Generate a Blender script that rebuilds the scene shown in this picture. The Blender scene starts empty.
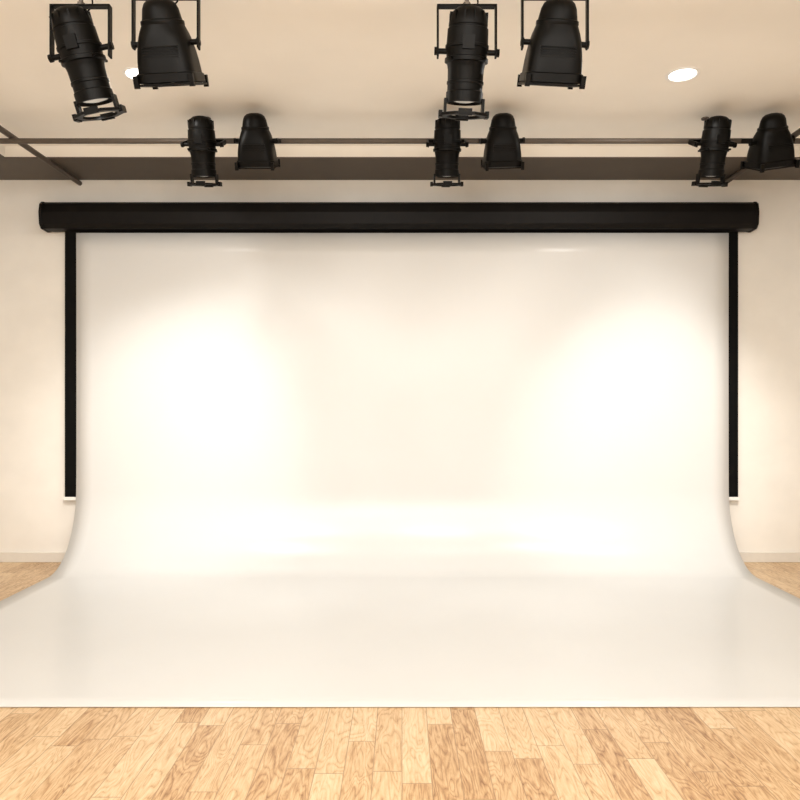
import bpy, bmesh, math
from mathutils import Vector, Matrix
S=bpy.context.scene
S.view_settings.view_transform='Standard'
H=1.58
# ---------------------------------------------------------------- materials
def mat(name,col,rough=.6,metal=0,spec=.5,noise=0,nscale=20,bump=0,emis=None,es=0):
    m=bpy.data.materials.new(name); m.use_nodes=True
    nt=m.node_tree; b=nt.nodes['Principled BSDF']
    b.inputs['Roughness'].default_value=rough; b.inputs['Metallic'].default_value=metal
    b.inputs['Specular IOR Level'].default_value=spec
    b.inputs['Base Color'].default_value=(*col,1)
    if noise or bump:
        tc=nt.nodes.new('ShaderNodeTexCoord'); n=nt.nodes.new('ShaderNodeTexNoise')
        n.inputs['Scale'].default_value=nscale; n.inputs['Detail'].default_value=5
        nt.links.new(tc.outputs['Object'],n.inputs['Vector'])
        r=nt.nodes.new('ShaderNodeValToRGB')
        r.color_ramp.elements[0].position=.3; r.color_ramp.elements[1].position=.7
        r.color_ramp.elements[0].color=(*[c*(1-noise) for c in col],1)
        r.color_ramp.elements[1].color=(*[min(1,c*(1+noise)) for c in col],1)
        nt.links.new(n.outputs['Fac'],r.inputs['Fac']); nt.links.new(r.outputs['Color'],b.inputs['Base Color'])
        if bump:
            bp=nt.nodes.new('ShaderNodeBump'); bp.inputs['Strength'].default_value=bump; bp.inputs['Distance'].default_value=.005
            nt.links.new(n.outputs['Fac'],bp.inputs['Height']); nt.links.new(bp.outputs['Normal'],b.inputs['Normal'])
    if emis:
        b.inputs['Emission Color'].default_value=(*emis,1); b.inputs['Emission Strength'].default_value=es
    return m
M_wall=mat('wall_paint',(.85,.82,.768),.8,noise=.03,nscale=3,spec=.2)
M_ceil=mat('ceiling_paint',(.88,.835,.765),.85,noise=.02,nscale=2,spec=.2)
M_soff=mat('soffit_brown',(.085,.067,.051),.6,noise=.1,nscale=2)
M_base=mat('baseboard_paint',(.72,.68,.62),.5,noise=.02)
M_sheet=mat('backdrop_vinyl',(.68,.68,.672),.27,noise=.01,nscale=1.5,spec=.5)
M_screen=mat('screen_fabric',(.8,.8,.8),.8,noise=.01)
M_black=mat('black_border',(.003,.003,.003),.7,noise=.1,spec=.1)
M_house=mat('housing_black',(.004,.003,.0025),.5,noise=.1,spec=.17)
M_lamp=mat('lamp_black_paint',(.0022,.0018,.0013),.42,noise=.2,nscale=60,bump=.05,spec=.11)
M_steel=mat('steel',(.2,.18,.16),.4,metal=1,noise=.1)
M_pipe=mat('grid_pipe_bronze',(.09,.07,.055),.5,metal=.3,noise=.1)
M_lens=mat('lens_glass',(.25,.22,.2),.08,spec=.8,noise=.05,emis=(1,.9,.75),es=.35)
M_glow=mat('downlight_glow',(1,1,1),.5,noise=.0,emis=(1,.97,.92),es=4)
M_white=mat('white_trim',(.85,.83,.8),.5,noise=.02)

def floor_mat():
    m=bpy.data.materials.new('oak_planks'); m.use_nodes=True
    nt=m.node_tree; N=nt.nodes; L=nt.links; b=N['Principled BSDF']
    def math_(op,a,b_=None,c=None):
        n=N.new('ShaderNodeMath'); n.operation=op
        for i,v in enumerate((a,b_,c)):
            if v is None: continue
            if isinstance(v,(int,float)): n.inputs[i].default_value=v
            else: L.new(v,n.inputs[i])
        return n.outputs[0]
    def comb(x,y,z):
        n=N.new('ShaderNodeCombineXYZ')
        for i,v in enumerate((x,y,z)):
            if isinstance(v,(int,float)): n.inputs[i].default_value=v
            else: L.new(v,n.inputs[i])
        return n.outputs[0]
    def white(v):
        n=N.new('ShaderNodeTexWhiteNoise'); n.noise_dimensions='3D'; L.new(v,n.inputs['Vector']); return n.outputs['Value']
    def noise(v,detail=4,rough=.55,dist=0):
        n=N.new('ShaderNodeTexNoise'); n.inputs['Scale'].default_value=1; n.inputs['Detail'].default_value=detail
        n.inputs['Roughness'].default_value=rough; n.inputs['Distortion'].default_value=dist
        L.new(v,n.inputs['Vector']); return n.outputs['Fac']
    tc=N.new('ShaderNodeTexCoord'); sp=N.new('ShaderNodeSeparateXYZ'); L.new(tc.outputs['Object'],sp.inputs[0])
    X,Y=sp.outputs[0],sp.outputs[1]
    w,ln=.125,.82
    cx=math_('DIVIDE',X,w); col=math_('FLOOR',cx); fx=math_('FRACT',cx)
    r1=white(comb(col,3.3,1.7))
    u=math_('ADD',math_('DIVIDE',Y,ln),r1); row=math_('FLOOR',u); fu=math_('FRACT',u)
    cell=white(comb(col,row,5.1)); cell2=white(comb(col,row,9.4))
    off=math_('MULTIPLY',cell2,37.0)
    g1=noise(comb(math_('ADD',math_('MULTIPLY',X,8.0),off),math_('MULTIPLY',Y,1.5),off),2,.5,.4)
    rings=math_('POWER',math_('ABSOLUTE',math_('SINE',math_('MULTIPLY',g1,60.0))),.6)
    fine=noise(comb(math_('MULTIPLY',X,210.0),math_('MULTIPLY',Y,9.0),off),4,.7)
    blot=noise(comb(math_('MULTIPLY',X,30.0),math_('MULTIPLY',Y,6.0),off),6,.75,.8)
    v=math_('MULTIPLY_ADD',math_('SUBTRACT',rings,.7),.36,math_('MULTIPLY_ADD',cell,.38,.0))
    v=math_('ADD',v,math_('MULTIPLY',math_('SUBTRACT',fine,.5),.85))
    v=math_('ADD',v,math_('MULTIPLY',math_('SUBTRACT',blot,.5),1.3))
    v=math_('ADD',v,.34)
    cr=N.new('ShaderNodeValToRGB'); e=cr.color_ramp.elements
    e[0].position=0; e[0].color=(.24,.115,.045,1)
    e[1].position=1; e[1].color=(.78,.60,.395,1)
    k=e.new(.28); k.color=(.47,.28,.135,1)
    k=e.new(.6); k.color=(.65,.45,.255,1)
    L.new(v,cr.inputs['Fac'])
    gx=math_('MAXIMUM',math_('LESS_THAN',fx,.018),math_('GREATER_THAN',fx,.982)); gy=math_('LESS_THAN',fu,.007)
    gap=math_('MAXIMUM',gx,gy)
    mx=N.new('ShaderNodeMix'); mx.data_type='RGBA'
    L.new(math_('MULTIPLY',gap,.55),mx.inputs['Factor']); L.new(cr.outputs['Color'],mx.inputs['A']); mx.inputs['B'].default_value=(.22,.12,.06,1)
    L.new(mx.outputs['Result'],b.inputs['Base Color'])
    b.inputs['Roughness'].default_value=.36; b.inputs['Specular IOR Level'].default_value=.45
    bp=N.new('ShaderNodeBump'); bp.inputs['Strength'].default_value=.2; bp.inputs['Distance'].default_value=.002
    L.new(math_('SUBTRACT',fine,gap),bp.inputs['Height']); L.new(bp.outputs['Normal'],b.inputs['Normal'])
    return m
M_floor=floor_mat()
# ---------------------------------------------------------------- helpers
def finish(name,bm,m,smooth=False,bevel=0,parent=None,loc=(0,0,0),rot=(0,0,0)):
    bmesh.ops.recalc_face_normals(bm,faces=bm.faces)
    me=bpy.data.meshes.new(name); bm.to_mesh(me); bm.free()
    for mm in (m if isinstance(m,(list,tuple)) else [m]): me.materials.append(mm)
    o=bpy.data.objects.new(name,me); S.collection.objects.link(o)
    o.location=loc; o.rotation_euler=rot
    if bevel:
        b=o.modifiers.new('bevel','BEVEL'); b.width=bevel; b.segments=2; b.limit_method='ANGLE'
    if smooth:
        for p in me.polygons: p.use_smooth=True
        e=o.modifiers.new('split','EDGE_SPLIT'); e.split_angle=math.radians(38)
    if parent: o.parent=parent
    return o
def add_box(bm,x0,x1,y0,y1,z0,z1,mi=0,mtx=None):
    vs=[bm.verts.new((x,y,z)) for x in (x0,x1) for y in (y0,y1) for z in (z0,z1)]
    if mtx:
        for v in vs: v.co=mtx@v.co
    for f in ((0,1,3,2),(4,6,7,5),(0,4,5,1),(2,3,7,6),(0,2,6,4),(1,5,7,3)):
        bm.faces.new([vs[i] for i in f]).material_index=mi
def box(name,x0,x1,y0,y1,z0,z1,m,**k):
    bm=bmesh.new(); add_box(bm,x0,x1,y0,y1,z0,z1); return finish(name,bm,m,**k)
def add_cyl(bm,p0,p1,r,seg=20,mi=0,r2=None):
    p0,p1=Vector(p0),Vector(p1); d=p1-p0
    q=Vector((0,0,1)).rotation_difference(d.normalized()).to_matrix()
    A=[];B=[]
    for i in range(seg):
        a=2*math.pi*i/seg; c=Vector((math.cos(a),math.sin(a),0))
        A.append(bm.verts.new(p0+q@(c*r))); B.append(bm.verts.new(p1+q@(c*(r2 or r))))
    for i in range(seg):
        j=(i+1)%seg; bm.faces.new((A[i],A[j],B[j],B[i])).material_index=mi
    bm.faces.new(A[::-1]).material_index=mi; bm.faces.new(B).material_index=mi
def add_loft(bm,rings,seg=48,mi=0,capend=True):
    """rings: (r,z,n) superellipse"""
    prev=None
    for r,z,n in rings:
        if r<1e-5: cur=[bm.verts.new((0,0,z))]
        else:
            cur=[]
            for i in range(seg):
                a=2*math.pi*(i+.5)/seg; c,s=math.cos(a),math.sin(a)
                k=(abs(c)**n+abs(s)**n)**(-1/n)
                cur.append(bm.verts.new((r*k*c,r*k*s,z)))
        if prev:
            for i in range(seg):
                j=(i+1)%seg
                if len(prev)==1: bm.faces.new((prev[0],cur[i],cur[j])).material_index=mi
                elif len(cur)==1: bm.faces.new((prev[i],cur[0],prev[j])).material_index=mi
                else: bm.faces.new((prev[i],cur[i],cur[j],prev[j])).material_index=mi
        prev=cur
# ---------------------------------------------------------------- room
W=5.0; Y0=-3.0; Y1=7.0; ZS=3.82; ZC=3.93
box('floor',-W-.1,W+.1,Y0-.1,Y1+.1,-.1,0,M_floor)
box('wall_back',-W-.1,W+.1,Y1,Y1+.1,0,ZC+.1,M_wall)
box('wall_left',-W-.1,-W,Y0,Y1,0,ZC+.1,M_wall)
box('wall_right',W,W+.1,Y0,Y1,0,ZC+.1,M_wall)
box('wall_front',-W-.1,W+.1,Y0-.1,Y0,0,ZC+.1,M_wall)
box('ceiling',-W,W,Y0,Y1,ZC,ZC+.1,M_ceil)
bm=bmesh.new()
IX=3.62; IY=6.38
rs=[(-W,W,IY,Y1),(-W,-IX,Y0,IY),(IX,W,Y0,IY)]
for a in rs:
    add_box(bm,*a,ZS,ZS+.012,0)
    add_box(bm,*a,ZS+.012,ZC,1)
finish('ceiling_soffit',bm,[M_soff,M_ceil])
box('baseboard_back',-W,W,Y1-.018,Y1,0,.10,M_base,bevel=.004)
box('baseboard_left',-W,-W+.018,Y0,Y1-.018,0,.10,M_base,bevel=.004)
box('baseboard_right',W-.018,W,Y0,Y1-.018,0,.10,M_base,bevel=.004)
# ---------------------------------------------------------------- projection screen
e=bpy.data.objects.new('projection_screen',None); S.collection.objects.link(e); e.location=(0,0,0)
bm=bmesh.new()
prof=[(6.985,3.30),(6.985,3.55),(6.83,3.55),(6.79,3.52),(6.775,3.44),(6.785,3.33),(6.82,3.29),(6.94,3.285)]
def extr(bm,prof,x0,x1,mi=0):
    A=[bm.verts.new((x0,y,z)) for y,z in prof];B=[bm.verts.new((x1,y,z)) for y,z in prof]
    n=len(prof)
    for i in range(n): bm.faces.new((A[i],A[(i+1)%n],B[(i+1)%n],B[i])).material_index=mi
    bm.faces.new(A).material_index=mi; bm.faces.new(B[::-1]).material_index=mi
extr(bm,prof,-3.49,3.43)
finish('housing',bm,M_house,bevel=.004,parent=e)
bm=bmesh.new()
def sc(p,k):
    cy,cz=6.89,3.42
    return [(min(6.99,cy+(y-cy)*k),cz+(z-cz)*k) for y,z in p]
extr(bm,sc(prof,1.04),-3.52,-3.49); extr(bm,sc(prof,1.04),3.43,3.46)
add_box(bm,-3.30,-3.24,6.95,6.995,3.53,3.58); add_box(bm,3.2,3.26,6.95,6.995,3.53,3.58)
finish('end_caps',bm,M_house,bevel=.006,parent=e)
bm=bmesh.new()
add_box(bm,-3.336,3.326,6.930,6.934,.66,3.32,0)
add_box(bm,-3.336,-3.18,6.926,6.930,.66,3.30,1); add_box(bm,3.17,3.326,6.926,6.930,.66,3.30,1)
add_box(bm,-3.18,3.17,6.926,6.930,3.18,3.30,1); add_box(bm,-3.18,3.17,6.926,6.930,.66,.74,1)
finish('fabric',bm,[M_screen,M_black],parent=e)
bm=bmesh.new(); add_box(bm,-3.35,3.34,6.92,6.945,.625,.66)
finish('bottom_bar',bm,M_white,bevel=.005,parent=e)
# ---------------------------------------------------------------- backdrop sweep
pts=[]
ys=6.885
a_,b_=.56,.74
for i in range(14): pts.append((ys,3.262-(3.262-b_-.006)*i/13))
for i in range(1,33):
    t=math.pi/2*i/32
    pts.append((ys-a_*(1-math.cos(t)),.006+b_*(1-math.sin(t))))
yend=3.638
y_=ys-a_
for i in range(1,25): pts.append((y_-(y_-yend)*i/24,.006))
bm=bmesh.new()
nx=40; XL,XR=-3.204,3.213
g=[]
for k,(y,z) in enumerate(pts):
    row=[]
    for i in range(nx+1):
        x=XL+(XR-XL)*i/nx
        dy=0
        if z>.8: dy=.004*math.sin(x*1.9+z*.8)*min(1,(3.262-z)*2+.3)
        row.append(bm.verts.new((x,y+dy,z)))
    g.append(row)
for k in range(len(g)-1):
    for i in range(nx): bm.faces.new((g[k][i],g[k][i+1],g[k+1][i+1],g[k+1][i]))
o=finish('backdrop_sweep',bm,M_sheet)
for p in o.data.polygons: p.use_smooth=True
sm=o.modifiers.new('thick','SOLIDIFY'); sm.thickness=.005; sm.offset=0
# ---------------------------------------------------------------- lighting grid
GZ=3.74
bm=bmesh.new()
FY,BY=3.62,5.75
for y in (FY,BY): add_cyl(bm,(-3.9 if y==FY else -4.6,y,GZ),(3.9 if y==FY else 4.6,y,GZ),.022,16)
for x in (-3.22,3.22):
    add_cyl(bm,(x,-.5,GZ+.046),(x,6.998,GZ+.046),.024,16)
for x in (-1.60,.36,2.49):
    for y in (FY,BY):
        add_cyl(bm,(x,y,GZ),(x,y,ZC-.001),.008,10); add_cyl(bm,(x,y,ZC-.012),(x,y,ZC-.001),.03,16)
finish('lighting_grid',bm,M_pipe,smooth=True)
# ---------------------------------------------------------------- spotlights
WARM=(1,.975,.93)
def aim(o,d): o.rotation_mode='QUATERNION'; o.rotation_quaternion=Vector(d).to_track_quat('-Z','Y')
def fixture(kind,px,py,pz,tilt,roll,pipe,watts,target,cone,blend=.4,yaw=0):
    nm='profile_spotlight' if kind=='A' else 'fresnel_spotlight'
    e=bpy.data.objects.new(nm,None); S.collection.objects.link(e); e.location=(px,py,pz); e.empty_display_size=.1
    R=(Matrix.Rotation(math.radians(yaw),4,'Z')@Matrix.Rotation(math.radians(roll),4,'Y')@Matrix.Rotation(math.radians(tilt),4,'X'))
    rot=R.to_euler()
    bm=bmesh.new()
    if kind=='A':
        pr=[(0,.212),(.03,.211),(.06,.203),(.082,.185),(.094,.16),(.1,.13),(.1,.118),(.096,.115),(.096,.108),(.104,.105),
            (.107,.03),(.112,.028),(.112,.015),(.106,.012),(.104,-.03),(.112,-.034),(.112,-.052),(.1,-.056),(.096,-.075),(.094,-.085),(.092,-.14),(.096,-.143),(.096,-.155),(.092,-.158),
            (.092,-.19),(.097,-.195),(.097,-.245),(.088,-.247),(.082,-.23),(.078,-.2),(.0,-.2)]
        add_loft(bm,[(r,z,2) for r,z in pr])
        for a in (45,135,225,315):
            c,s=math.cos(math.radians(a)),math.sin(math.radians(a))
            add_cyl(bm,(c*.1,s*.1,-.043),(c*.13,s*.13,-.043),.007,8)
        for sx in (-1,1): add_cyl(bm,(sx*.1,0,0),(sx*.155,0,0),.014,16); add_cyl(bm,(sx*.15,0,0),(sx*.168,0,0),.02,8)
        add_box(bm,-.03,.03,-.118,-.09,-.005,.06)
        for i in range(12):
            a=math.radians(30*i+15); m4=Matrix.Rotation(a,4,'Z')
            add_box(bm,.085,.100,-.003,.003,.128,.18,0,m4)
    else:
        pr=[(0,.205,2),(.03,.204,2),(.058,.196,2),(.078,.18,2),(.09,.155,2),(.097,.12,2),(.1,.105,2),(.107,.10,2.2),(.108,.085,2.2),(.106,.08,2.3),
            (.118,.045,3),(.127,.01,3.5),(.134,-.04,4.5),(.139,-.08,5),(.143,-.14,6),(.15,-.145,7),(.152,-.185,7),(.14,-.187,7),(.125,-.17,4),(.11,-.15,2),(0,-.15,2)]
        add_loft(bm,pr)
        for sx in (-1,1): add_cyl(bm,(sx*.12,0,0),(sx*.162,0,0),.014,16); add_cyl(bm,(sx*.16,0,0),(sx*.176,0,0),.02,8)
        for i in range(5):
            add_box(bm,-.09,.09,-.138,-.125,-.02-.012*i-.005,-.02-.012*i)
        for sx in (-1,1):
            add_box(bm,sx*.14-.012,sx*.14+.012,-.165,-.14,-.21,-.15)
            add_box(bm,sx*.14-.012,sx*.14+.012,.14,.165,-.21,-.15)
    finish('body',bm,M_lamp,smooth=True,parent=e,rot=rot)
    bm=bmesh.new()
    lr,lz=(.08,-.225) if kind=='A' else (.115,-.165)
    add_loft(bm,[(lr,lz+.012,2),(lr,lz,2),(lr*.8,lz-.009,2),(lr*.45,lz-.016,2),(0,lz-.019,2)])
    finish('lens',bm,M_lens,smooth=True,parent=e,rot=rot)
    bm=bmesh.new()
    seg=48 
    if kind=='A': Ro,ri,z0,z1,no=.122,.09,-.298,-.312,8
    else: Ro,ri,z0,z1,no=.152,.118,-.19,-.2,4
    loops=[]
    for (z,out) in ((z0,1),(z1,1),(z1,0),(z0,0)):
        l=[]
        for i in range(seg):
            a=2*math.pi*i/seg
            if out:
                st=2*math.pi/no; q=((a+st/2)%st)-st/2
                if kind=='A': r=Ro/math.cos(q)
                else: r=min(Ro/max(abs(math.cos(a)),abs(math.sin(a))),Ro*1.38)
            else: r=ri
            l.append(bm.verts.new((r*math.cos(a),r*math.sin(a),z)))
        loops.append(l)
    for k in range(4):
        A=loops[k];B=loops[(k+1)%4]
        for i in range(seg):
            j=(i+1)%seg; bm.faces.new((A[i],A[j],B[j],B[i]))
    if kind=='A':
        for k in range(4):
            m4=Matrix.Rotation(math.radians(90*k),4,'Z')
            if k%2==0: add_box(bm,.092,.106,-.028,.028,-.305,-.225,0,m4)
            add_box(bm,.112,.132,-.035,.035,-.318,-.285,0,m4)
    finish('gel_frame',bm,M_lamp,parent=e,rot=rot)
    dv=Vector((0,pipe[0]-py,pipe[1]-pz)); dist=dv.length
    ang=math.atan2(-dv.y,dv.z)
    hw=.15 if kind=='A' else .168
    top=min(.235,dist-.05)
    bm=bmesh.new()
    for sx in (-1,1): add_box(bm,sx*hw-.005,sx*hw+.005,-.019,.019,-.028,top)
    add_box(bm,-hw-.005,hw+.005,-.019,.019,top-.005,top+.005)
    finish('yoke',bm,M_lamp,bevel=.002,parent=e,rot=(ang,0,0))
    bm=bmesh.new()
    add_cyl(bm,(0,0,top-.014),(0,0,dist-.025),.011,14)
    add_cyl(bm,(0,0,top+.004),(0,0,top+.018),.02,6)
    for a,b in ((-.042,-.024),(.024,.042)): add_box(bm,-.02,.02,a,b,dist-.035,dist+.035)
    add_box(bm,-.02,.02,-.042,.042,dist-.04,dist-.024)
    add_box(bm,-.02,.02,-.042,.02,dist+.024,dist+.036)
    add_cyl(bm,(0,-.042,dist),(0,-.065,dist),.008,10)
    finish('clamp',bm,M_steel,parent=e,rot=(ang,0,0))
    cu=bpy.data.curves.new('cable','CURVE'); cu.dimensions='3D'; cu.bevel_depth=.004
    s=cu.splines.new('BEZIER'); s.bezier_points.add(2)
    tp=R@Vector((0.0,0.06,.19)); en=Vector((.05,dv.y,dv.z-.022))
    mid=(tp+en)/2+Vector((.03,.04,.0))
    for b,p in zip(s.bezier_points,(tp,mid,en)): b.co=p; b.handle_left_type=b.handle_right_type='AUTO'
    co=bpy.data.objects.new('cable',cu); S.collection.objects.link(co); cu.materials.append(M_lamp); co.parent=e
    if watts:
        ld=bpy.data.lights.new('beam','SPOT'); ld.energy=watts; ld.color=WARM; ld.spot_size=math.radians(cone); ld.spot_blend=blend
        ld.shadow_soft_size=.07
        lo=bpy.data.objects.new('beam',ld); S.collection.objects.link(lo); lo.parent=e
        p=R@Vector((0,0,-.33 if kind=='A' else -.22)); lo.location=p
        aim(lo,Vector(target)-Vector((px,py,pz))-p)
    return e
bk=(BY,GZ); fr=(FY,GZ)
fixture('A',-1.59,5.57,3.645,14,0,bk,34,(-2.1,6.9,.75),86,.7)
fixture('B',-1.16,5.57,3.675,24,0,bk,20,(-1.4,6.9,.5),96,.7)
fixture('A', .36,5.57,3.645,14,0,bk,10,(.2,6.6,.2),80,.8)
fixture('B', .80,5.57,3.675,24,-2,bk,12,(.9,6.7,.3),84,.8)
fixture('A',2.49,5.57,3.645,14,2,bk,22,(2.4,6.9,.75),84,.7)
fixture('B',2.94,5.57,3.675,24,-8,bk,28,(1.7,6.9,.7),92,.7)
fixture('A',-1.66,FY,3.40,16,-12,fr,310,(-2.4,6.9,1.05),52,1)
fixture('B',-1.22,FY,3.445,24,-3,fr,65,(-1.3,6.6,.35),56,1)
fixture('A', .335,FY,3.40,16,2,fr,65,(.2,6.7,.4),56,1)
fixture('B', .79,FY,3.445,24,3,fr,60,(1.4,6.6,.35),56,1)
fixture('A',2.36,FY,3.40,16,6,fr,290,(2.5,6.9,1.05),52,1)
fixture('B',2.80,FY,3.445,24,0,fr,0,(2.0,6.3,.0),50,.8)
# ---------------------------------------------------------------- downlights
for x,y in ((-1.87,4.99),(2.0,4.99),(-1.87,2.2),(2.0,2.2),(-1.87,-.6),(2.0,-.6)):
    e=bpy.data.objects.new('recessed_downlight',None); S.collection.objects.link(e); e.location=(x,y,ZC)
    bm=bmesh.new(); add_loft(bm,[(.115,-.001,2),(.115,-.006,2),(.1,-.009,2),(.093,-.004,2),(.093,-.001,2)]); finish('trim_ring',bm,M_white,smooth=True,parent=e)
    bm=bmesh.new(); add_loft(bm,[(0,-.004,2),(.095,-.004,2)]); finish('diffuser',bm,M_glow,parent=e)
    ld=bpy.data.lights.new('glow','AREA'); ld.shape='DISK'; ld.size=.18; ld.energy=18; ld.color=(1,.97,.92)
    lo=bpy.data.objects.new('glow',ld); S.collection.objects.link(lo); lo.parent=e; lo.location=(0,0,-.02)
def area(name,loc,d,sx,sy,en,col=(1,.97,.915)):
    ld=bpy.data.lights.new(name,'AREA'); ld.shape='RECTANGLE'; ld.size=sx; ld.size_y=sy; ld.energy=en; ld.color=col
    lo=bpy.data.objects.new(name,ld); S.collection.objects.link(lo); lo.location=loc; aim(lo,d)
area('added_front_fill',(0,-1.6,3.3),(0,1,-.38),5,1.2,145)  # added unseen fill behind the camera, brightens walls and backdrop
area('added_floor_fill',(0,1.6,3.85),(0,.15,-1),5,1.5,80)  # added downward fill out of frame, lights the floor for bounce
area('added_ceiling_fill',(0,-.8,2.5),(0,.65,1),6,.8,130)  # added upward fill with no fixture, lifts the ceiling tone
w=bpy.data.worlds.new('w'); S.world=w; w.use_nodes=True
w.node_tree.nodes['Background'].inputs[0].default_value=(1,.93,.85,1); w.node_tree.nodes['Background'].inputs[1].default_value=.3
# ---------------------------------------------------------------- camera
c=bpy.data.cameras.new('camera'); c.lens=31.5; c.sensor_width=36; c.shift_x=-.0025; c.shift_y=.005
co=bpy.data.objects.new('camera',c); S.collection.objects.link(co); co.location=(0,0,H); co.rotation_euler=(math.pi/2,0,0)
S.camera=co
